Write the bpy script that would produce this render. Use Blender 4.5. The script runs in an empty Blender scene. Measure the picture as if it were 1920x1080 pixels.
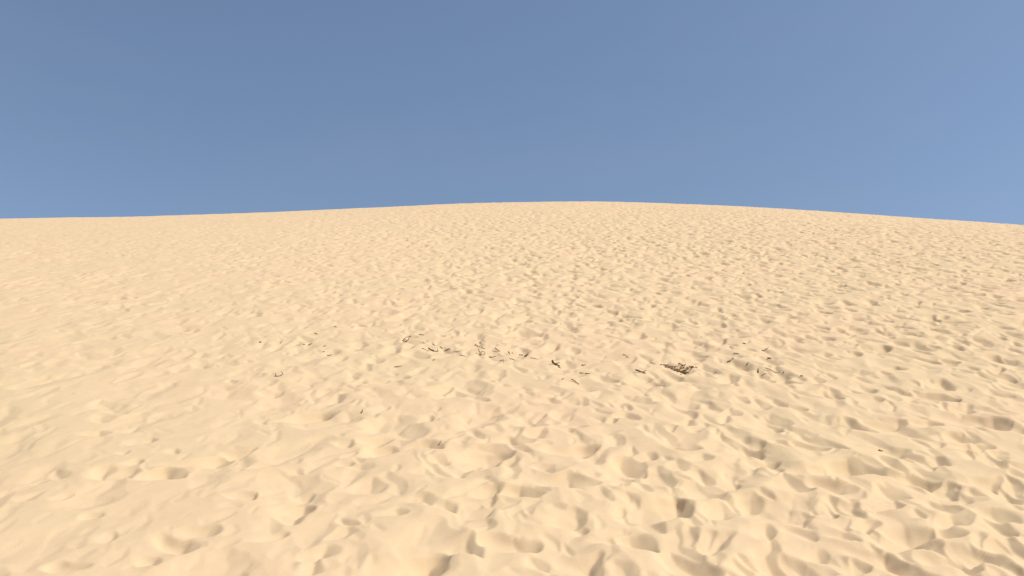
import bpy, math, random
import numpy as np
from mathutils import Vector

# ------------------------------------------------------------------ camera, sky, sun, exposure
sc = bpy.context.scene
R = math.radians
IMG_W, IMG_H = 1920.0, 1080.0
FPX = 1844.0                       # focal length in photograph pixels
CAM = np.array([0.0, 0.0, 2.63])
PITCH = R(16.7)

cam_data = bpy.data.cameras.new('camera')
cam_data.sensor_width = 36.0
cam_data.lens = 36.0 * FPX / IMG_W
cam_data.clip_start = 0.1
cam_data.clip_end = 9000.0
cam = bpy.data.objects.new('camera', cam_data)
sc.collection.objects.link(cam)
cam.location = CAM
cam.rotation_euler = (R(90) + PITCH, 0, 0)
sc.camera = cam

SUN_EL, SUN_AZ = R(52), R(105)      # azimuth clockwise from the view direction: sun on the right
w = bpy.data.worlds.new('World')
sc.world = w
w.use_nodes = True
nt = w.node_tree
bg = nt.nodes['Background']
sky = nt.nodes.new('ShaderNodeTexSky')
sky.sky_type = 'NISHITA'
sky.sun_disc = False
sky.sun_elevation = SUN_EL
sky.sun_rotation = SUN_AZ
sky.altitude = 60
sky.air_density = 1.0
sky.dust_density = 0.9
sky.ozone_density = 1.0
# very thin high veil, streaked, over the whole sky
def wn(t):
    return nt.nodes.new(t)
wtc, wmap, wno, wmr, wmx = wn('ShaderNodeTexCoord'), wn('ShaderNodeMapping'), wn('ShaderNodeTexNoise'), wn('ShaderNodeMapRange'), wn('ShaderNodeMix')
wmap.inputs['Rotation'].default_value = (0.0, R(-12), R(25))
wmap.inputs['Scale'].default_value = (1.2, 1.2, 4.0)
wno.inputs['Scale'].default_value = 1.3
wno.inputs['Detail'].default_value = 7
wno.inputs['Roughness'].default_value = 0.62
wno.inputs['Distortion'].default_value = 0.5
wmr.inputs['From Min'].default_value = 0.42
wmr.inputs['From Max'].default_value = 0.80
wmr.inputs['To Min'].default_value = 0.05
wmr.inputs['To Max'].default_value = 0.22
wmx.data_type = 'RGBA'
wmx.inputs['B'].default_value = (2.3, 2.65, 3.1, 1)
nt.links.new(wtc.outputs['Generated'], wmap.inputs['Vector'])
nt.links.new(wmap.outputs[0], wno.inputs['Vector'])
nt.links.new(wno.outputs['Fac'], wmr.inputs['Value'])
nt.links.new(wmr.outputs[0], wmx.inputs['Factor'])
nt.links.new(sky.outputs[0], wmx.inputs['A'])
nt.links.new(wmx.outputs['Result'], bg.inputs[0])
bg.inputs[1].default_value = 0.074

sun_dir = Vector((math.sin(SUN_AZ) * math.cos(SUN_EL), math.cos(SUN_AZ) * math.cos(SUN_EL), math.sin(SUN_EL)))
sl = bpy.data.lights.new('sun', 'SUN')
sl.energy = 2.2
sl.angle = R(0.53)
sl.color = (1.0, 0.98, 0.94)
so = bpy.data.objects.new('sun', sl)
so.rotation_euler = sun_dir.to_track_quat('Z', 'Y').to_euler()
so.location = (30, -10, 40)
sc.collection.objects.link(so)

sc.view_settings.view_transform = 'Standard'
sc.view_settings.look = 'None'
sc.view_settings.gamma = 1.0
sc.view_settings.use_curve_mapping = False
sc.view_settings.exposure = 0.84

# ------------------------------------------------------------------ numpy noise
def hsh(ix, iy, seed):
    h = (ix.astype(np.int64) * 374761393 + iy.astype(np.int64) * 668265263 + seed * 974634777) & 0xffffffff
    h = ((h ^ (h >> 13)) * 1274126177) & 0xffffffff
    h = ((h ^ (h >> 16)) * 2246822519) & 0xffffffff
    h = h ^ (h >> 15)
    return (h & 0xffffff) / float(0x1000000)

def noise(x, y, seed):
    fx, fy = np.floor(x), np.floor(y)
    ix, iy = fx.astype(np.int64), fy.astype(np.int64)
    x, y = x - fx, y - fy
    u = x * x * x * (x * (x * 6 - 15) + 10)
    v = y * y * y * (y * (y * 6 - 15) + 10)
    def g(a, b):
        t = hsh(ix + a, iy + b, seed) * 6.2831853
        return np.cos(t) * (x - a) + np.sin(t) * (y - b)
    n0 = g(0, 0) * (1 - u) + g(1, 0) * u
    n1 = g(0, 1) * (1 - u) + g(1, 1) * u
    return (n0 * (1 - v) + n1 * v) * 1.4

def sstep(a, b, x):
    t = np.clip((x - a) / (b - a), 0, 1)
    return t * t * (3 - 2 * t)

# ------------------------------------------------------------------ the dune's large form
YY = np.arange(-400.0, 3000.0, 0.5)
slope = np.interp(YY, [-400, -160, -40, 0, 40, 72, 110, 150, 260, 420, 3000],
                      [0, 0.0, 0.33, 0.445, 0.445, 0.405, 0.0, -0.20, -0.20, 0, 0])
ker = np.hanning(17); ker /= ker.sum()
slope = np.convolve(np.pad(slope, 8, mode='edge'), ker, 'valid')
GZ = np.cumsum(slope) * 0.5
GZ -= np.interp(0, YY, GZ)

YC = 72.0
crest_px = np.array([-1500, -700, -300, 0, 200, 400, 600, 800, 960, 1050, 1200, 1400, 1600, 1800, 1920, 2200, 2800, 3800.])
crest_py = np.array([480, 430, 416, 412.5, 410, 404.5, 395, 385.5, 380, 377.5, 379.5, 387, 403, 432, 460, 520, 660, 900.])
LX = np.arange(-120, 140, 0.25)
LZ = np.interp(LX, (crest_px - 960) / FPX * YC, -(crest_py - 378) / FPX * YC * 1.12)
k2 = np.hanning(95); k2 /= k2.sum()
LZ = np.convolve(np.pad(LZ, 47, mode='edge'), k2, 'valid')

def base_h(x, y):
    wgt = np.clip((y + 4.0) / (YC + 4.0), 0, 1.25) ** 1.3
    z = np.interp(y, YY, GZ) + np.interp(x, LX, LZ) * wgt
    z = z + noise(x / 9.0, y / 9.0, 5) * 0.05 * sstep(0, 20, y + 10)
    return z

# ------------------------------------------------------------------ footprints worn into the sand
def bowl(u, v, aR, aL, b, sR, c1, c2):
    """a tread in loose sand: a steep slipped wall on the u > 0 side, a long gentle drift on the other"""
    t = np.clip(v / b, -1, 1)
    wd = np.sqrt(np.clip(1 - t * t, 0, 1))
    m = aR * (c1 * t + c2 * (t * t - 0.4))
    sL = sR * aR / aL
    p = (aR * wd + m - u) * sR
    g = (aL * wd - m + u) * sL
    g = g * np.clip(g / (0.55 * sL * aL + 1e-6), 0, 1)
    k = 0.035 * sR * aR + 1e-6
    f = np.clip(0.5 + 0.5 * (g - p) / k, 0, 1)
    d = g * (1 - f) + p * f - k * f * (1 - f)
    a = np.where(u > 0, aR, aL)
    q = np.sqrt((u / a) ** 2 + (v / b) ** 2)
    return -np.clip(d, 0, None) * (np.abs(v) < b), q

def pit_layer(x, y, cell, seed, prob, aw, bl, dep, ang):
    gx, gy = np.floor(x / cell), np.floor(y / cell)
    lean = 0.20 * sstep(-0.3, 0.35, x / (np.abs(y) + 3.0)) - 0.10
    h = np.zeros_like(x)
    rim = np.zeros_like(x)
    for dx in (-1, 0, 1):
        for dy in (-1, 0, 1):
            ix, iy = gx + dx, gy + dy
            r = [hsh(ix, iy, seed + k) for k in range(6)]
            cx, cy = (ix + r[0]) * cell, (iy + r[1]) * cell
            th = (r[2] + r[5] - 1.0) * ang + lean
            X, Y = x - cx, y - cy
            c, s = np.cos(th), np.sin(th)
            u, v = c * X + s * Y, -s * X + c * Y
            a = aw[0] + (aw[1] - aw[0]) * r[3]
            b = bl[0] + (bl[1] - bl[0]) * r[4]
            on = hsh(ix, iy, seed + 9) < prob
            sR = (dep[0] + (dep[1] - dep[0]) * hsh(ix, iy, seed + 11)) * on
            c1 = (hsh(ix, iy, seed + 12) - 0.5) * 1.3
            c2 = (hsh(ix, iy, seed + 13) - 0.5) * 1.1
            z, q = bowl(u, v, a * 0.95, a * (1.1 + 1.1 * r[0]), b, sR, c1, c2)
            h = np.minimum(h, z)
            rim += sR * a * 0.06 * np.exp(-((q - 1.12) / 0.22) ** 2)
    return h, rim

# prominent pits of the foreground: dark patch centre x, y, width, height (photograph pixels), lean, depth
PITS = [(978,822,35,15,0,1),(1105,840,42,16,0,1),(1164,822,18,22,0,1),(1220,800,22,12,1,1),(1218,849,26,12,1,1),
(1197,865,62,28,1,1.1),(1179,883,42,16,1,.9),(1087,899,44,28,0,1),(1256,884,34,34,1,1),(1283,944,66,38,1,1.25),
(1342,911,66,34,1,.8),(1369,950,50,28,1,.7),(998,917,40,20,0,1),(1084,967,28,30,0,1),(1235,976,32,26,1,.9),
(1215,1003,52,26,1,1.1),(1164,1012,26,12,0,1),(995,1015,44,26,0,1),(1307,1047,56,66,1,1.25),(1300,1003,36,34,1,.8),
(1360,1018,34,40,0,.9),(1120,1053,34,50,0,1),(1022,1047,34,22,1,1),(1197,929,20,14,0,.9),(1173,950,14,12,0,1),
(1286,868,34,18,1,.9),(1300,832,40,12,1,1.1),(1387,890,14,26,0,.9),(1188,778,20,10,0,1),(1357,822,16,16,0,.9),
(1419,837,28,16,0,1),(1461,790,40,24,1,.9),(1480,830,22,16,1,1.1),(1532,832,42,18,1,1),(1453,865,24,14,0,.9),
(1550,878,40,20,1,1.1),(1500,899,44,36,1,1.2),(1640,870,80,30,1,1.1),(1594,912,36,14,0,1),(1618,950,24,24,0,1.1),
(1615,922,20,30,0,1),(1677,920,50,28,1,1),(1736,893,34,20,0,1.1),(1772,861,32,22,1,1.1),(1825,852,26,20,1,1.2),
(1872,858,34,20,1,1.1),(1855,831,40,14,1,1.1),(1870,900,46,24,1,1.1),(1778,944,34,34,1,1.1),(1808,967,56,16,1,1),
(1730,962,26,14,1,.9),(1680,944,30,18,0,.9),(1514,961,36,36,1,1),(1561,950,44,24,1,.9),(1739,997,38,16,0,1.1),
(1733,1018,44,22,0,1.1),(1647,1018,36,24,1,1.1),(1692,1044,48,34,0,1),(1620,1053,36,18,1,1.2),(1860,1044,38,18,0,1.1),
(1825,1056,42,16,0,1),(1793,994,50,20,1,1),(1446,991,40,30,1,1),(1455,1065,36,26,1,1.1),(1893,967,40,24,1,1),
(1899,1023,40,20,1,1),(1760,792,40,14,1,1),(1689,792,30,14,0,1),(1875,790,36,14,0,1),(1710,849,28,20,0,.9),
(1819,816,44,14,1,1),(727,822,28,14,0,1),(736,840,26,24,0,1),(820,832,32,18,0,1.15),(656,831,26,10,-1,1),
(724,766,18,14,-1,1),(804,784,24,14,-1,1),(940,840,60,18,1,.8),(1020,810,18,18,0,1),(710,905,26,30,0,1),
(834,858,28,12,1,1),(819,934,22,22,0,.9),(849,946,20,22,0,1.1),(940,914,26,20,0,1.1),(930,935,20,16,-1,1),
(751,960,8,16,0,1),(662,973,16,14,1,1),(656,994,16,24,0,1),(911,988,22,24,-1,1),(902,1020,38,36,0,1.1),
(822,1050,52,44,0,1.25),(922,958,16,20,-1,1),(606,1059,20,30,0,1.1),(624,1030,34,14,0,.9),(662,850,14,12,-1,1),
(656,866,12,12,-1,1),(1035,875,24,10,-1,1),(117,888,22,22,-1,.8),(213,883,26,24,-1,1),(337,886,36,14,0,1),
(423,862,34,14,0,.9),(467,846,22,14,0,1),(493,875,30,14,-1,1),(467,933,34,12,-1,1),(583,923,16,16,-1,1),
(570,957,26,34,0,1.2),(523,1005,30,24,-1,1.1),(400,990,20,18,0,1),(353,1027,56,18,-1,1),(217,1005,24,20,-1,.9),
(143,1067,46,22,-1,1),(77,930,18,16,-1,.8),(127,932,16,10,-1,.8),(283,827,30,14,-1,.8),(240,850,20,8,-1,.9),
(267,865,12,8,-1,1),(505,787,16,14,-1,.9),(330,845,12,10,-1,.9),(203,810,20,10,0,.8),(187,967,30,14,-1,.7),
(253,887,30,14,0,.6),(293,1053,34,12,-1,.9),(210,783,20,14,0,.6),(562,878,14,12,0,.8),(690,870,20,10,0,.8),
(1405,1060,30,26,1,1),(1545,1030,34,22,1,.9),(1590,1000,30,18,1,.9),(1420,930,30,22,1,.9),(1440,920,20,14,1,.9),
(1505,762,24,10,1,1),(1560,735,30,12,1,1),(1640,745,26,10,1,1),(1730,740,30,10,1,1),(1820,760,34,12,1,1),
(1600,790,34,12,1,1),(1380,770,30,10,1,.9),(1300,790,30,12,1,.9),(1050,750,26,10,0,.9),(1085,750,18,10,0,1),
(860,735,24,16,0,.8),(905,745,26,8,1,1),(845,728,22,14,0,1),(770,705,20,6,0,1),(525,735,18,10,0,1),
(440,715,14,10,-1,.9),(685,715,12,8,-1,1),(665,733,14,6,0,.9),(1245,718,24,12,0,1),(1475,700,30,10,1,.9),
(1420,700,20,14,0,.9),(900,610,24,8,1,.9),(1000,622,40,10,1,.9),(610,775,40,10,0,.8)]

def pix_dir(px, py):
    dx, dz = (np.asarray(px, float) - 960) / FPX, (540 - np.asarray(py, float)) / FPX
    c, s = math.cos(PITCH), math.sin(PITCH)
    d = np.stack([dx, c - s * dz, s + c * dz], -1)
    return d / np.linalg.norm(d, axis=-1, keepdims=True)

TS = 4.0 * (90 / 4.0) ** np.linspace(0, 1, 900)
def cast(px, py, hf):
    d = pix_dir(np.atleast_1d(px), np.atleast_1d(py))
    P = CAM + d[:, None, :] * TS[None, :, None]
    below = P[..., 2] < hf(P[..., 0], P[..., 1])
    below[:, -1] = True
    i = np.argmax(below, axis=1)
    t0, t1 = TS[np.maximum(i - 1, 0)], TS[i]
    for _ in range(12):
        tm = (t0 + t1) / 2
        Q = CAM + d * tm[:, None]
        b = Q[:, 2] < hf(Q[:, 0], Q[:, 1])
        t1, t0 = np.where(b, tm, t1), np.where(b, t0, tm)
    return CAM + d * t1[:, None]

pa = np.array(PITS, float)
hw, hh, ln = pa[:, 2] / 2, pa[:, 3] / 2, pa[:, 4]
sx = np.where(ln == 0, 0, np.where(ln > 0, 1, -1)) * 0.8
e0 = cast(pa[:, 0] - sx * hw, pa[:, 1] - hh, base_h)
e1 = cast(pa[:, 0] + sx * hw, pa[:, 1] + hh, base_h)
cc = cast(pa[:, 0], pa[:, 1], base_h)
HAND = []
prng = random.Random(4)
for i in range(len(PITS)):
    ax = e0[i, :2] - e1[i, :2]
    L = float(np.hypot(*ax)) / 2
    th = math.atan2(-ax[0], ax[1])
    d = float(np.linalg.norm(cc[i] - CAM))
    Wd = pa[i, 2] * d / FPX * (1.0 if ln[i] == 0 else 0.62)
    aR = min(max(Wd * 1.0, 0.06), 0.36)
    b = min(max(L * 1.15, aR * 0.9), 0.55)
    th = max(-0.2, min(0.50, th)) if ln[i] > 0 else max(-0.55, min(0.2, th))
    cxy = (cc[i, 0] - math.cos(th) * aR * 0.45, cc[i, 1] - math.sin(th) * aR * 0.45)
    HAND.append((cxy[0], cxy[1], th, aR, aR * prng.uniform(1.7, 3.0), b, min(prng.uniform(0.47, 0.58) * pa[i, 5], 0.60),
                 prng.uniform(-0.6, 0.6), prng.uniform(-0.5, 0.5)))

def dune_h(x, y):
    x = np.asarray(x, float); y = np.asarray(y, float)
    shp = x.shape
    x, y = x.ravel(), y.ravel()
    z = base_h(x, y)
    wx = x + noise(x / 0.26, y / 0.34, 11) * 0.055 + noise(x / 0.13, y / 0.16, 12) * 0.018
    wy = y + noise(x / 0.27, y / 0.34, 13) * 0.060 + noise(x / 0.14, y / 0.16, 14) * 0.018
    near = (1 - sstep(9.5, 15.0, y)) * (1 - 0.5 * sstep(0.0, 0.3, x / (np.abs(y) + 3.0)))
    # trodden strength: crisper on the right of the slope, drifted over on the left
    tread = 0.36 + 0.72 * sstep(-0.38, 0.22, x / (np.abs(y) + 3.0)) + 0.20 * noise(x / 2.3, y / 3.1, 21)
    tread = tread * (1 - 0.10 * sstep(60, 84, y))
    h1, r1 = pit_layer(wx, wy, 0.37, 100, 0.74, (0.055, 0.125), (0.12, 0.31), (0.26, 0.84), 0.75)
    h2, r2 = pit_layer(wx + 3.7, wy + 1.9, 0.22, 200, 0.55, (0.03, 0.065), (0.07, 0.15), (0.25, 0.75), 0.9)
    h3, r3 = pit_layer(wx * 0.97 + 9.1, wy + 5.3, 0.64, 300, 0.85, (0.13, 0.26), (0.22, 0.50), (0.08, 0.30), 0.7)
    h = np.minimum(h1 * (1 - 0.48 * near), h2 * (1 - 0.3 * near))
    kf = np.flatnonzero(y > 9.5)                 # broad treads of the upper slope
    if len(kf):
        h4, r4 = pit_layer(wx[kf] + 5.5, wy[kf] + 2.2, 0.40, 400, 0.66, (0.06, 0.125), (0.13, 0.33), (0.5, 1.05), 0.7)
        h[kf] = np.minimum(h[kf], h4 * (0.25 + 0.75 * sstep(10, 30, y[kf])) * sstep(9.5, 14, y[kf]))
    z = z + (r1 * (1 - 0.5 * near) + 0.5 * r2) * tread + (h3 + r3) * (0.22 + 0.35 * tread + 0.36 * (1 - sstep(9.0, 17.0, y)))
    z = z + noise(x / 0.9, y / 1.3, 31) * 0.020 + noise(x / 0.27, y / 0.36, 32) * 0.005 * tread + noise(x / 0.07, y / 0.07, 33) * 0.0011
    # crisp wind-cut ridges between the treads
    rg = np.abs(noise(wx / 0.48 + 0.4 * wy, wy / 1.0, 41))
    rg2 = np.abs(noise(wx / 0.22 + 0.7 * wy, wy / 0.5, 42))
    z = z - rg * 0.036 * np.clip(tread, 0, 2) ** 1.5 - rg2 * 0.010 * tread
    # the prominent pits
    hp = np.zeros_like(z)
    rp = np.zeros_like(z)
    m0 = np.flatnonzero((y.ravel() > 4) & (y.ravel() < 32))
    X0, Y0 = wx.ravel()[m0], wy.ravel()[m0]
    hpr, rpr = hp.reshape(-1), rp.reshape(-1)
    for (cx, cy, th, aR, aL, b, sR, c1, c2) in HAND:
        rr = max(aL * 1.6, b) * 1.4
        k = np.flatnonzero((np.abs(X0 - cx) < rr) & (np.abs(Y0 - cy) < rr))
        if not len(k):
            continue
        X, Y = X0[k] - cx, Y0[k] - cy
        c, s = math.cos(th), math.sin(th)
        zz, q = bowl(c * X + s * Y, -s * X + c * Y, aR, aL, b, sR, c1, c2)
        j = m0[k]
        hpr[j] = np.minimum(hpr[j], zz)
        rpr[j] += sR * aR * 0.04 * np.exp(-((q - 1.10) / 0.20) ** 2)
    return (z + np.minimum(hp, h * tread) + rp).reshape(shp)

# ------------------------------------------------------------------ materials
def mat(name):
    m = bpy.data.materials.new(name)
    m.use_nodes = True
    n = m.node_tree
    return m, n, n.nodes['Principled BSDF']

def sand_material():
    m, n, b = mat('pale_dry_sand')
    tc = n.nodes.new('ShaderNodeTexCoord')
    def nz(scale, detail):
        q = n.nodes.new('ShaderNodeTexNoise')
        q.inputs['Scale'].default_value = scale
        q.inputs['Detail'].default_value = detail
        n.links.new(tc.outputs['Object'], q.inputs['Vector'])
        return q
    big, mid, fine = nz(0.35, 4), nz(6.0, 4), nz(160.0, 2)
    def mix(fac, a, b_, lo, hi):
        mr = n.nodes.new('ShaderNodeMapRange')
        mr.inputs['From Min'].default_value = lo
        mr.inputs['From Max'].default_value = hi
        n.links.new(fac.outputs['Fac'], mr.inputs['Value'])
        x = n.nodes.new('ShaderNodeMix')
        x.data_type = 'RGBA'
        n.links.new(mr.outputs[0], x.inputs['Factor'])
        for s, v in ((x.inputs['A'], a), (x.inputs['B'], b_)):
            if isinstance(v, tuple):
                s.default_value = v
            else:
                n.links.new(v, s)
        return x.outputs['Result']
    c1 = mix(big, (0.700, 0.507, 0.290, 1), (0.720, 0.502, 0.296, 1), 0.35, 0.65)
    c2 = mix(mid, (0.690, 0.488, 0.278, 1), c1, 0.25, 0.50)
    c3 = mix(fine, (0.648, 0.455, 0.254, 1), c2, 0.30, 0.48)
    n.links.new(c3, b.inputs['Base Color'])
    b.inputs['Roughness'].default_value = 0.95
    b.inputs['Specular IOR Level'].default_value = 0.12
    bp = n.nodes.new('ShaderNodeBump')
    bp.inputs['Strength'].default_value = 0.25
    bp.inputs['Distance'].default_value = 0.004
    g = nz(55.0, 4)
    n.links.new(g.outputs['Fac'], bp.inputs['Height'])
    n.links.new(bp.outputs[0], b.inputs['Normal'])
    return m

def wood_material(name, a, c):
    m, n, b = mat(name)
    tc = n.nodes.new('ShaderNodeTexCoord')
    q = n.nodes.new('ShaderNodeTexNoise')
    q.inputs['Scale'].default_value = 45
    q.inputs['Detail'].default_value = 5
    n.links.new(tc.outputs['Object'], q.inputs['Vector'])
    r = n.nodes.new('ShaderNodeValToRGB')
    r.color_ramp.elements[0].position = 0.35
    r.color_ramp.elements[1].position = 0.68
    r.color_ramp.elements[0].color = (*a, 1)
    r.color_ramp.elements[1].color = (*c, 1)
    n.links.new(q.outputs['Fac'], r.inputs[0])
    n.links.new(r.outputs[0], b.inputs['Base Color'])
    b.inputs['Roughness'].default_value = 0.85
    b.inputs['Specular IOR Level'].default_value = 0.2
    return m

M_SAND = sand_material()
M_DARK = wood_material('dark_bark', (0.095, 0.064, 0.033), (0.20, 0.135, 0.072))
M_BROWN = wood_material('brown_bark', (0.21, 0.145, 0.075), (0.38, 0.265, 0.145))
M_GREY = wood_material('weathered_wood', (0.26, 0.18, 0.10), (0.42, 0.31, 0.18))
M_RUST = wood_material('rusty_dead_leaf', (0.34, 0.19, 0.10), (0.54, 0.36, 0.21))

# ------------------------------------------------------------------ the dune as one sheet
def grow(start, stop, f):
    out = [start]
    while out[-1] < stop:
        out.append(out[-1] + f(out[-1]))
    return out

rows = grow(4.6, 86.0, lambda y: 0.0145 if y < 9 else min(0.0145 + (y - 9) * 0.0030, 0.11))
back = [-380, -250, -160, -100, -60, -35, -20, -12, -8, -5, -3, -1, 0.5, 1.6, 2.5, 3.2, 3.7, 4.1, 4.35, 4.5]
front = [86.6, 87.6, 89, 91, 94, 98, 103, 109, 116, 124, 134, 146, 160, 180, 210, 250, 300, 360, 440, 600, 900, 1500, 2500]
rows = np.array(back + rows + front)
TM = 0.555
tt = np.linspace(-TM, TM, 940)
outer = [0.559, 0.566, 0.577, 0.595, 0.62, 0.645, 0.675, 0.72, 0.78, 0.86, 0.97, 1.1, 1.3, 1.6, 2.0, 2.7, 3.8, 5.5, 9.0, 16.0]
tt = np.concatenate([-np.array(outer[::-1]), tt, np.array(outer)])
TT, RY = np.meshgrid(tt, rows)
GX = TT * (2.5 + np.abs(RY))
GXf, GYf = GX.ravel(), RY.ravel()
# break the lattice a little so the sheet shows no rows
full = (np.abs(TT) <= TM) & (RY > 4.55) & (RY < 86.5)
Z = base_h(GX, RY)
idx = np.flatnonzero(full.ravel())
Zf = Z.ravel()
Zf[idx] = dune_h(GXf[idx], GYf[idx])
nr, nc = GX.shape
me = bpy.data.meshes.new('dune')
nv = nr * nc
me.vertices.add(nv)
co = np.empty((nv, 3), np.float32)
co[:, 0], co[:, 1], co[:, 2] = GXf, GYf, Zf
me.vertices.foreach_set('co', co.ravel())
a = (np.arange(nr - 1)[:, None] * nc + np.arange(nc - 1)[None, :]).ravel()
quads = np.stack([a, a + 1, a + nc + 1, a + nc], -1).astype(np.int32)
nf = len(quads)
me.loops.add(nf * 4)
me.polygons.add(nf)
me.loops.foreach_set('vertex_index', quads.ravel())
me.polygons.foreach_set('loop_start', np.arange(0, nf * 4, 4, dtype=np.int32))
me.polygons.foreach_set('use_smooth', np.ones(nf, bool))
me.update(calc_edges=True)
me.materials.append(M_SAND)
dune = bpy.data.objects.new('sand_dune', me)
dune['kind'] = 'structure'
dune['label'] = 'pale sand dune covered in footprints rising to a rounded crest'
sc.collection.objects.link(dune)
print('dune', nr, nc, nf * 2, 'tris')

# ------------------------------------------------------------------ twigs and plant litter on the sand
def tube(points, radii, sides=6):
    pts = [Vector(p) for p in points]
    verts, faces = [], []
    n = len(pts)
    for i, p in enumerate(pts):
        d = (pts[min(i + 1, n - 1)] - pts[max(i - 1, 0)]).normalized()
        up = Vector((0, 0, 1)) if abs(d.z) < 0.9 else Vector((1, 0, 0))
        s = d.cross(up).normalized()
        t = s.cross(d)
        for k in range(sides):
            a = 2 * math.pi * k / sides
            verts.append(p + (s * math.cos(a) + t * math.sin(a)) * radii[i])
    for i in range(n - 1):
        for k in range(sides):
            k2_ = (k + 1) % sides
            faces.append((i * sides + k, i * sides + k2_, (i + 1) * sides + k2_, (i + 1) * sides + k))
    faces.append(tuple(range(sides))[::-1])
    faces.append(tuple((n - 1) * sides + k for k in range(sides)))
    return verts, faces

def resample(pts, n, rng, wob):
    P = [Vector(p) for p in pts]
    seg = [0.0]
    for i in range(1, len(P)):
        seg.append(seg[-1] + (P[i] - P[i - 1]).length)
    out = []
    for j in range(n):
        s = seg[-1] * j / (n - 1)
        i = 1
        while i < len(P) - 1 and seg[i] < s:
            i += 1
        f = (s - seg[i - 1]) / max(seg[i] - seg[i - 1], 1e-6)
        q = P[i - 1].lerp(P[i], f)
        out.append(q + Vector((rng.uniform(-wob, wob), rng.uniform(-wob, wob), rng.uniform(-wob, wob) * 0.6)))
    return out

def mesh_obj(name, verts, faces, m):
    d = bpy.data.meshes.new(name)
    d.from_pydata([tuple(v) for v in verts], [], faces)
    d.polygons.foreach_set('use_smooth', [True] * len(d.polygons))
    d.materials.append(m)
    o = bpy.data.objects.new(name, d)
    sc.collection.objects.link(o)
    return o

def stick_geometry(pts, r, rng, taper=0.45, branch=0):
    length = sum((Vector(pts[i]) - Vector(pts[i - 1])).length for i in range(1, len(pts)))
    n = max(6, 2 * len(pts))
    pp = resample(pts, n, rng, length * 0.018)
    rad = [r * (1 - (1 - taper) * i / (n - 1)) * rng.uniform(0.82, 1.2) for i in range(n)]
    rad[0] *= 0.7
    rad[-1] *= 0.55
    V, F = tube(pp, rad)
    for k in range(branch):
        i = rng.randrange(1, n - 2)
        d = (pp[i + 1] - pp[i]).normalized()
        side = Vector((rng.uniform(-1, 1), rng.uniform(-1, 1), rng.uniform(0.2, 0.9))).normalized()
        ll = length * rng.uniform(0.18, 0.35)
        q = [pp[i], pp[i] + (d * 0.6 + side * 0.5) * ll * 0.5, pp[i] + (d * 0.9 + side * 0.9) * ll]
        v2, f2 = tube(q, [r * 0.5, r * 0.4, r * 0.25], 5)
        o = len(V)
        V += v2
        F += [tuple(o + x for x in f) for f in f2]
    return V, F

def litter(name, px, py, pts, label, cat='twig', m=None, r=0.009, branch=0, lie=0.5, seed=1, group=None):
    """pts: outline of the twig as (right, up) offsets in photograph pixels round its foot; 'lie' is how much of
    the rise runs back over the sand, the rest stands up from it."""
    rng = random.Random(seed * 77 + int(px))
    P = cast(px, py, dune_h)[0]
    s = float(np.linalg.norm(P - CAM)) / FPX
    y0 = min(q[1] for q in pts)
    L = []
    for (dx, dy) in pts:
        up = (dy - y0) * s
        X = dx * s
        Y = up * lie * 3.0 + rng.uniform(-0.012, 0.012)
        L.append((P[0] + X, P[1] + Y, up * (1 - lie)))
    hz = dune_h(np.array([q[0] for q in L]), np.array([q[1] for q in L]))
    G = [Vector((q[0], q[1], float(h) + q[2] + r * 0.55)) for q, h in zip(L, hz)]
    org = Vector((P[0], P[1], float(P[2])))
    V, F = stick_geometry([g - org for g in G], r, rng, branch=branch)
    o = mesh_obj(name, V, F, m or M_DARK)
    o.location = org
    o['label'] = label
    o['category'] = cat
    if group:
        o['group'] = group
    return o

def line(w_, rise, bend=0.0, n=4):
    """a stick w_ pixels wide whose right end is 'rise' pixels above its left end"""
    return [(-w_ / 2 + w_ * i / (n - 1), rise * i / (n - 1) + bend * math.sin(math.pi * i / (n - 1))) for i in range(n)]

def ring(rx, ry, a0, a1, tilt=0.0, n=10):
    out = []
    for i in range(n):
        a = R(a0 + (a1 - a0) * i / (n - 1))
        x, y = rx * math.cos(a), ry * math.sin(a)
        out.append((x * math.cos(tilt) - y * math.sin(tilt), x * math.sin(tilt) + y * math.cos(tilt)))
    return out

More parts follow.
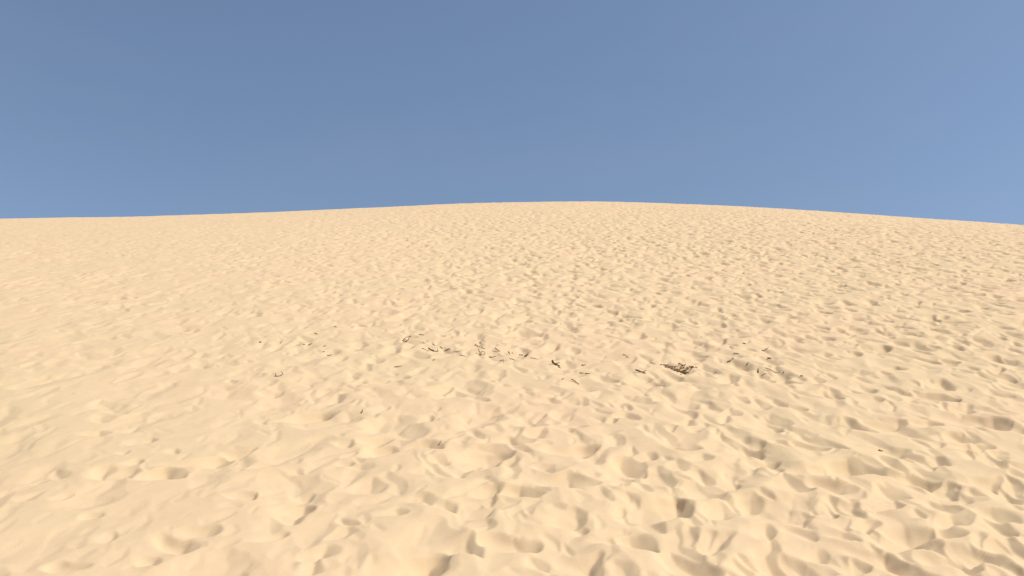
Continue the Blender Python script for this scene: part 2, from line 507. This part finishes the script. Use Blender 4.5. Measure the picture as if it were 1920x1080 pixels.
G = 'dead twigs scattered across the middle of the slope'
items = [
 # left part of the drift line
 ('wood_chip', 488, 643, line(4, 1.5), 'dark wood chip at the far left end of the litter line', 'wood chip', M_DARK, .013, 0, .3),
 ('twig', 527, 644, line(3, 5), 'short upright brown twig right of the leftmost wood chip', 'twig', M_BROWN, .008, 0, .2),
 ('twig', 593, 627, line(8, -2), 'small brown stick highest up on the left of the litter', 'twig', M_BROWN, .009, 0, .4),
 ('wood_chip', 570, 647, line(4, 1.5), 'tiny brown chip just left of the rounded pit with litter', 'wood chip', M_BROWN, .010, 0, .3),
 ('twig', 582, 647, line(8, 3), 'brown stick on the upper left rim of a rounded pit', 'twig', M_BROWN, .009, 0, .4),
 ('wood_chip', 609, 650, line(4, 3), 'faded chip on the right rim of a rounded pit', 'wood chip', M_GREY, .011, 0, .3),
 ('twig', 618, 667, line(9, 2.5, -1), 'brown bent stick below right of the rounded pit', 'twig', M_BROWN, .010, 0, .4),
 ('wood_chip', 607, 661, line(4, 2), 'pale chip just above left of a bent brown stick', 'wood chip', M_GREY, .009, 0, .3),
 ('dry_root', 522, 706, ring(6.5, 4.5, 150, 430, 0.2), 'faded curled root loop lying low on the left', 'root', M_GREY, .009, 0, .3),
 ('wood_chip', 629, 614, line(4, -2), 'tiny chip highest of all, above the left litter', 'wood chip', M_BROWN, .010, 0, .3),
 ('twig', 747, 690, line(15, 4, 1), 'dark stick in a pit below the curled root ring', 'twig', M_BROWN, .010, 0, .5),
 ('twig', 679, 774, line(1.5, 6), 'lone small dark twig sticking up in a foreground pit', 'twig', M_DARK, .008, 0, .1),
 # centre left
 ('dry_root', 762, 641, ring(7.5, 3.6, -170, 170, 0.5, 12) + [(-2, -1), (0, -1.5)], 'dark curled root ring standing on the sand', 'root', M_DARK, .009, 0, .2),
 ('twig', 790, 629, line(10, -3), 'short dark stick above right of the curled root ring', 'twig', M_DARK, .009, 0, .4),
 ('wood_chip', 795, 644, line(3.5, -2.5), 'pale small chip between the root ring and two sticks', 'wood chip', M_GREY, .009, 0, .3),
 ('twig', 813, 648, line(5.5, -5), 'short steep stick above the long U bent twig', 'twig', M_DARK, .009, 0, .4),
 ('dry_root', 814, 659, [(-11, 3.5), (-8, 0.8), (-4, 0), (0, -0.5), (4, -0.8), (7, 0.5), (9, 3.5)], 'long black U bent twig with both ends raised', 'twig', M_DARK, .013, 2, .25),
 ('twig', 795, 655, line(8, -1), 'faint brown stick left of the long U bent twig', 'twig', M_GREY, .008, 0, .4),
 ('twig', 827, 654, line(5, -3), 'stubby dark stick at the right tip of the U bent twig', 'twig', M_DARK, .009, 0, .4),
 ('twig', 839, 658, line(12, -3.5, 0.6), 'brown stick two places right of the U bent twig', 'twig', M_DARK, .009, 0, .4),
 ('twig', 858, 660, line(16, -3, -2), 'thin pale curved stalk between the two twig groups', 'twig', M_GREY, .006, 0, .5),
 ('wood_chip', 814, 676, line(3.5, 3), 'small brown chip standing below the U bent twig', 'wood chip', M_BROWN, .010, 0, .2),
 ('twig', 868, 668, line(12, 1, 1), 'pale flat stick below the thin curved stalk', 'twig', M_GREY, .009, 0, .5),
 # centre
 ('wood_chip', 901, 645, line(4, -2), 'tiny chip above the pair of parallel sticks', 'wood chip', M_BROWN, .009, 0, .3),
 ('twig', 895, 650, line(10, -3), 'upper left of two parallel sticks above the tangled root', 'twig', M_BROWN, .009, 0, .4),
 ('twig', 906, 654, line(9, -2), 'lower right of two parallel sticks above the tangled root', 'twig', M_BROWN, .008, 0, .4),
 ('dry_root', 903, 666, [(-6, 9.5), (-5, 5), (-3, 1), (-1, -1), (0, 1), (-2, 4), (1, 6), (4, 5), (6, 3), (6.5, 0.5), (3, -0.5), (1, 0)], 'tangled S curled root in the middle of the litter', 'root', M_BROWN, .008, 0, .25),
 ('twig', 924, 670, line(13, 0, -0.4), 'level dark stick right of the tangled S root', 'twig', M_BROWN, .011, 0, .4),
 ('twig', 933, 660, [(-5, 7), (-2, 3.5), (1, 1), (4, -2)], 'steep dark stick leaning above a level stick', 'twig', M_DARK, .009, 0, .4),
 ('twig', 939, 669, line(10, -6), 'thin pale stick sloping below the steep dark one', 'twig', M_GREY, .006, 0, .5),
 ('wood_chip', 955, 665, line(3, -5), 'dark stub standing between steep stick and knotted wood', 'wood chip', M_DARK, .012, 0, .2),
 ('wood_chip', 961, 663, line(2.5, -2.5), 'tiny pale chip touching the dark standing stub', 'wood chip', M_GREY, .008, 0, .3),
 ('twig', 942, 679, [(-5, 2), (0, 3), (2, 3), (2.5, -1)], 'small T shaped brown twig below the dark stub', 'twig', M_BROWN, .008, 0, .2),
 ('twig', 962, 675, line(13, -1), 'pale flat stick below left of the knotted wood', 'twig', M_GREY, .009, 0, .6),
 ('twig', 977, 667, line(8, -1, 1), 'brown crooked bit touching the knotted wood from the left', 'twig', M_BROWN, .009, 1, .3),
 ('wood_chip', 987, 669, [(-4, -1), (-1, 0.5), (2, 3), (4, 3)], 'dark knotted lump of wood right of a crooked bit', 'wood chip', M_DARK, .016, 1, .3),
 ('twig', 1003, 673, line(18, -2, -0.5), 'long pale stalk running right from the knotted wood', 'twig', M_GREY, .006, 0, .5),
 ('driftwood', 1043, 685, [(-7, 6), (-6.5, 2), (-5, 0.5), (0, -0.8), (4, -1.5), (7, -1.5)], 'thick black L shaped piece of driftwood', 'driftwood', M_DARK, .021, 1, .2),
 ('wood_chip', 1049, 690, line(5, -1.5), 'small chip directly below the black L shaped driftwood', 'wood chip', M_BROWN, .010, 0, .3),
 ('twig', 1095, 686, [(-4, 0.5), (-1, -0.5), (2, 0), (4, 3)], 'small brown hooked twig right of the black driftwood', 'twig', M_BROWN, .010, 0, .3),
 ('twig', 1091, 701, line(7, -2), 'left of two brown sticks lying end to end', 'twig', M_BROWN, .009, 0, .4),
 ('twig', 1102, 701, line(10, -0.5), 'right of two brown sticks lying end to end', 'twig', M_BROWN, .010, 0, .4),
 ('twig', 1079, 720, line(15, -6.5), 'straight dark stick lowest in the middle of the litter', 'twig', M_DARK, .008, 0, .45),
 ('wood_chip', 1056, 712, line(4, 3), 'pale chip above left of the lowest straight stick', 'wood chip', M_GREY, .009, 0, .3),
 # right part
 ('twig', 1171, 667, line(5, -2), 'upper of two tiny bits left of the big litter patch', 'twig', M_GREY, .009, 0, .3),
 ('wood_chip', 1177, 671, line(4, -3), 'lower darker of two tiny bits above the split pod', 'wood chip', M_BROWN, .009, 0, .3),
 ('seed_pod', 1202, 700, [(-10, 4), (-6, 3), (-1, 1.5), (4, 0), (9, -1)], 'dark split pod lying left of the big litter patch', 'seed pod', M_DARK, .014, 1, .25),
 ('twig', 1225, 683, line(9, -4), 'faint stick between the split pod and litter patch', 'twig', M_GREY, .008, 0, .5),
 ('wood_chip', 1306, 690, line(5, 0.5), 'small brown chip at right tip of the litter patch', 'wood chip', M_BROWN, .010, 0, .3),
 ('wood_chip', 1278, 703, line(2.5, 2.5), 'small brown chip just below the big litter patch', 'wood chip', M_BROWN, .009, 0, .3),
 ('twig', 1381, 665, line(11, -4), 'dark stick above the zigzag twig on the right', 'twig', M_DARK, .008, 0, .4),
 ('twig', 1373, 675, [(-6, 0), (-3, 0), (0, -0.5), (1.5, 3), (4, 0)], 'brown zigzag twig below a dark stick', 'twig', M_BROWN, .008, 0, .3),
 ('wood_chip', 1367, 679, line(5, -1.5), 'dark chip below left of the zigzag twig', 'wood chip', M_DARK, .011, 0, .3),
 ('wood_chip', 1396, 645, line(5, -1), 'dark chip highest of the litter on the right', 'wood chip', M_BROWN, .012, 0, .3),
 ('twig', 1371, 652, line(6, -0.5), 'short faint stick above the dark stick at right', 'twig', M_BROWN, .008, 0, .4),
 ('twig', 1436, 657, line(15, 4.5, -0.5), 'long brown stick tilted up to the right', 'twig', M_BROWN, .009, 0, .35),
 ('wood_chip', 1443, 673, line(6, -2), 'stubby brown chip below the stick tilted up right', 'wood chip', M_BROWN, .013, 0, .3),
 ('wood_chip', 1402, 684, line(4, 3), 'brown chip above the deep pit with upright stub', 'wood chip', M_GREY, .010, 0, .3),
 ('twig', 1422, 699, line(1.5, 6), 'dark upright stub in a deep pit on the right', 'twig', M_DARK, .013, 0, .1),
 ('twig', 1452, 699, [(-14, 6), (-7, 3), (0, 0), (6, -1), (13, -1)], 'long thin curved twig right of the upright stub', 'twig', M_BROWN, .007, 1, .4),
 ('twig', 1433, 702, line(10, 0.5), 'short flat stick under the left end of curved twig', 'twig', M_GREY, .009, 0, .5),
 ('wood_chip', 1470, 699, line(3, 1.5), 'tiny chip beyond the right end of curved twig', 'wood chip', M_BROWN, .009, 0, .3),
 ('wood_chip', 1342, 700, line(3, -4), 'brown chip between litter patch and deep pit', 'wood chip', M_BROWN, .008, 0, .3),
 ('twig', 1504, 706, line(5, -2), 'rightmost brown chip of the whole litter line', 'twig', M_BROWN, .009, 0, .3),
 ('twig', 826, 832, [(-3, 0), (0, 2), (2, 5)], 'small forked twig in a foreground pit left of centre', 'twig', M_BROWN, .006, 1, .1),
 ('wood_chip', 1652, 846, line(8, -2), 'dark piece in place of a shadow, alone in the right foreground', 'wood chip', M_BROWN, .008, 0, .4),  # dark piece modelled where the sand is mostly just in shadow
]
for i, (nm, px, py, pts, lab, cat, m, r, br, lie) in enumerate(items):
    litter(nm, px, py, pts, lab, cat, m, r * 0.78, br, lie, seed=i + 1, group=G if cat in ('twig', 'wood chip') else None)

# the patch of matted plant litter: many small sticks and dead leaves in one heap
rng = random.Random(12)
P = cast(1276, 697, dune_h)[0]
S = float(np.linalg.norm(P - CAM)) / FPX
patch = bpy.data.objects.new('plant_litter_patch', None)
sc.collection.objects.link(patch)
patch.location = P
patch['label'] = 'reddish brown matted patch of dead leaves and twigs, biggest in the litter'
patch['category'] = 'plant litter'

def leaf_geometry(c, l_, w_, yaw, pitch, curl):
    V, F = [], []
    f = Vector((math.cos(yaw) * math.cos(pitch), math.sin(yaw) * math.cos(pitch), math.sin(pitch)))
    s = f.cross(Vector((0, 0, 1))).normalized()
    u = s.cross(f)
    prof = [0.15, 0.75, 1.0, 0.7, 0.1]
    for i, q in enumerate(prof):
        t = i / 4 - 0.5
        mid = c + f * l_ * t + u * curl * (t * t) * 4
        V += [mid - s * w_ * q + u * w_ * 0.35 * q, mid, mid + s * w_ * q + u * w_ * 0.35 * q]
    n = len(V)
    V += [v - u * 0.003 for v in V]
    for i in range(4):
        for k in range(2):
            a = i * 3 + k
            F.append((a, a + 1, a + 4, a + 3))
            F.append((n + a, n + a + 3, n + a + 4, n + a + 1))
    return V, F

def in_patch():
    while True:
        x, up = rng.uniform(-32, 26), rng.uniform(-5, 9)
        if x < -14:
            if 3.5 < up < 8.5 and rng.random() < 0.95:
                return x, up
        elif abs(up - 2.2 + abs(x - 4) * 0.03) < 7.0 - abs(x - 4) * 0.17:
            return x, up

pos = [in_patch() for _ in range(60)]
PX = np.array([P[0] + x * S for x, _ in pos])
PY = np.array([P[1] + up * S * 4.4 for _, up in pos])
PZ = dune_h(PX, PY)
for i, (x, up) in enumerate(pos):
    lift = max(0, up) * S * 0.45 * rng.uniform(0.1, 0.6)
    c = Vector((PX[i] - P[0], PY[i] - P[1], PZ[i] - P[2] + 0.005 + lift * 0.15))
    if i % 7 < 2:
        yaw = rng.uniform(0, 6.28)
        l_ = rng.uniform(0.05, 0.12)
        d = Vector((math.cos(yaw), math.sin(yaw), rng.uniform(-0.1, 0.5))) * l_ * 0.5
        V, F = stick_geometry([c - d, c + Vector((0, 0, 0.01)), c + d], rng.uniform(0.004, 0.007), rng)
        o = mesh_obj('twig', V, F, rng.choice([M_BROWN, M_BROWN, M_RUST]))
    else:
        V, F = leaf_geometry(c, rng.uniform(0.04, 0.08), rng.uniform(0.008, 0.017), rng.uniform(0, 6.28), rng.uniform(-0.25, 0.25), rng.uniform(0, 0.012))
        o = mesh_obj('dead_leaf', V, F, rng.choice([M_RUST, M_RUST, M_GREY, M_GREY]))
    o.parent = patch
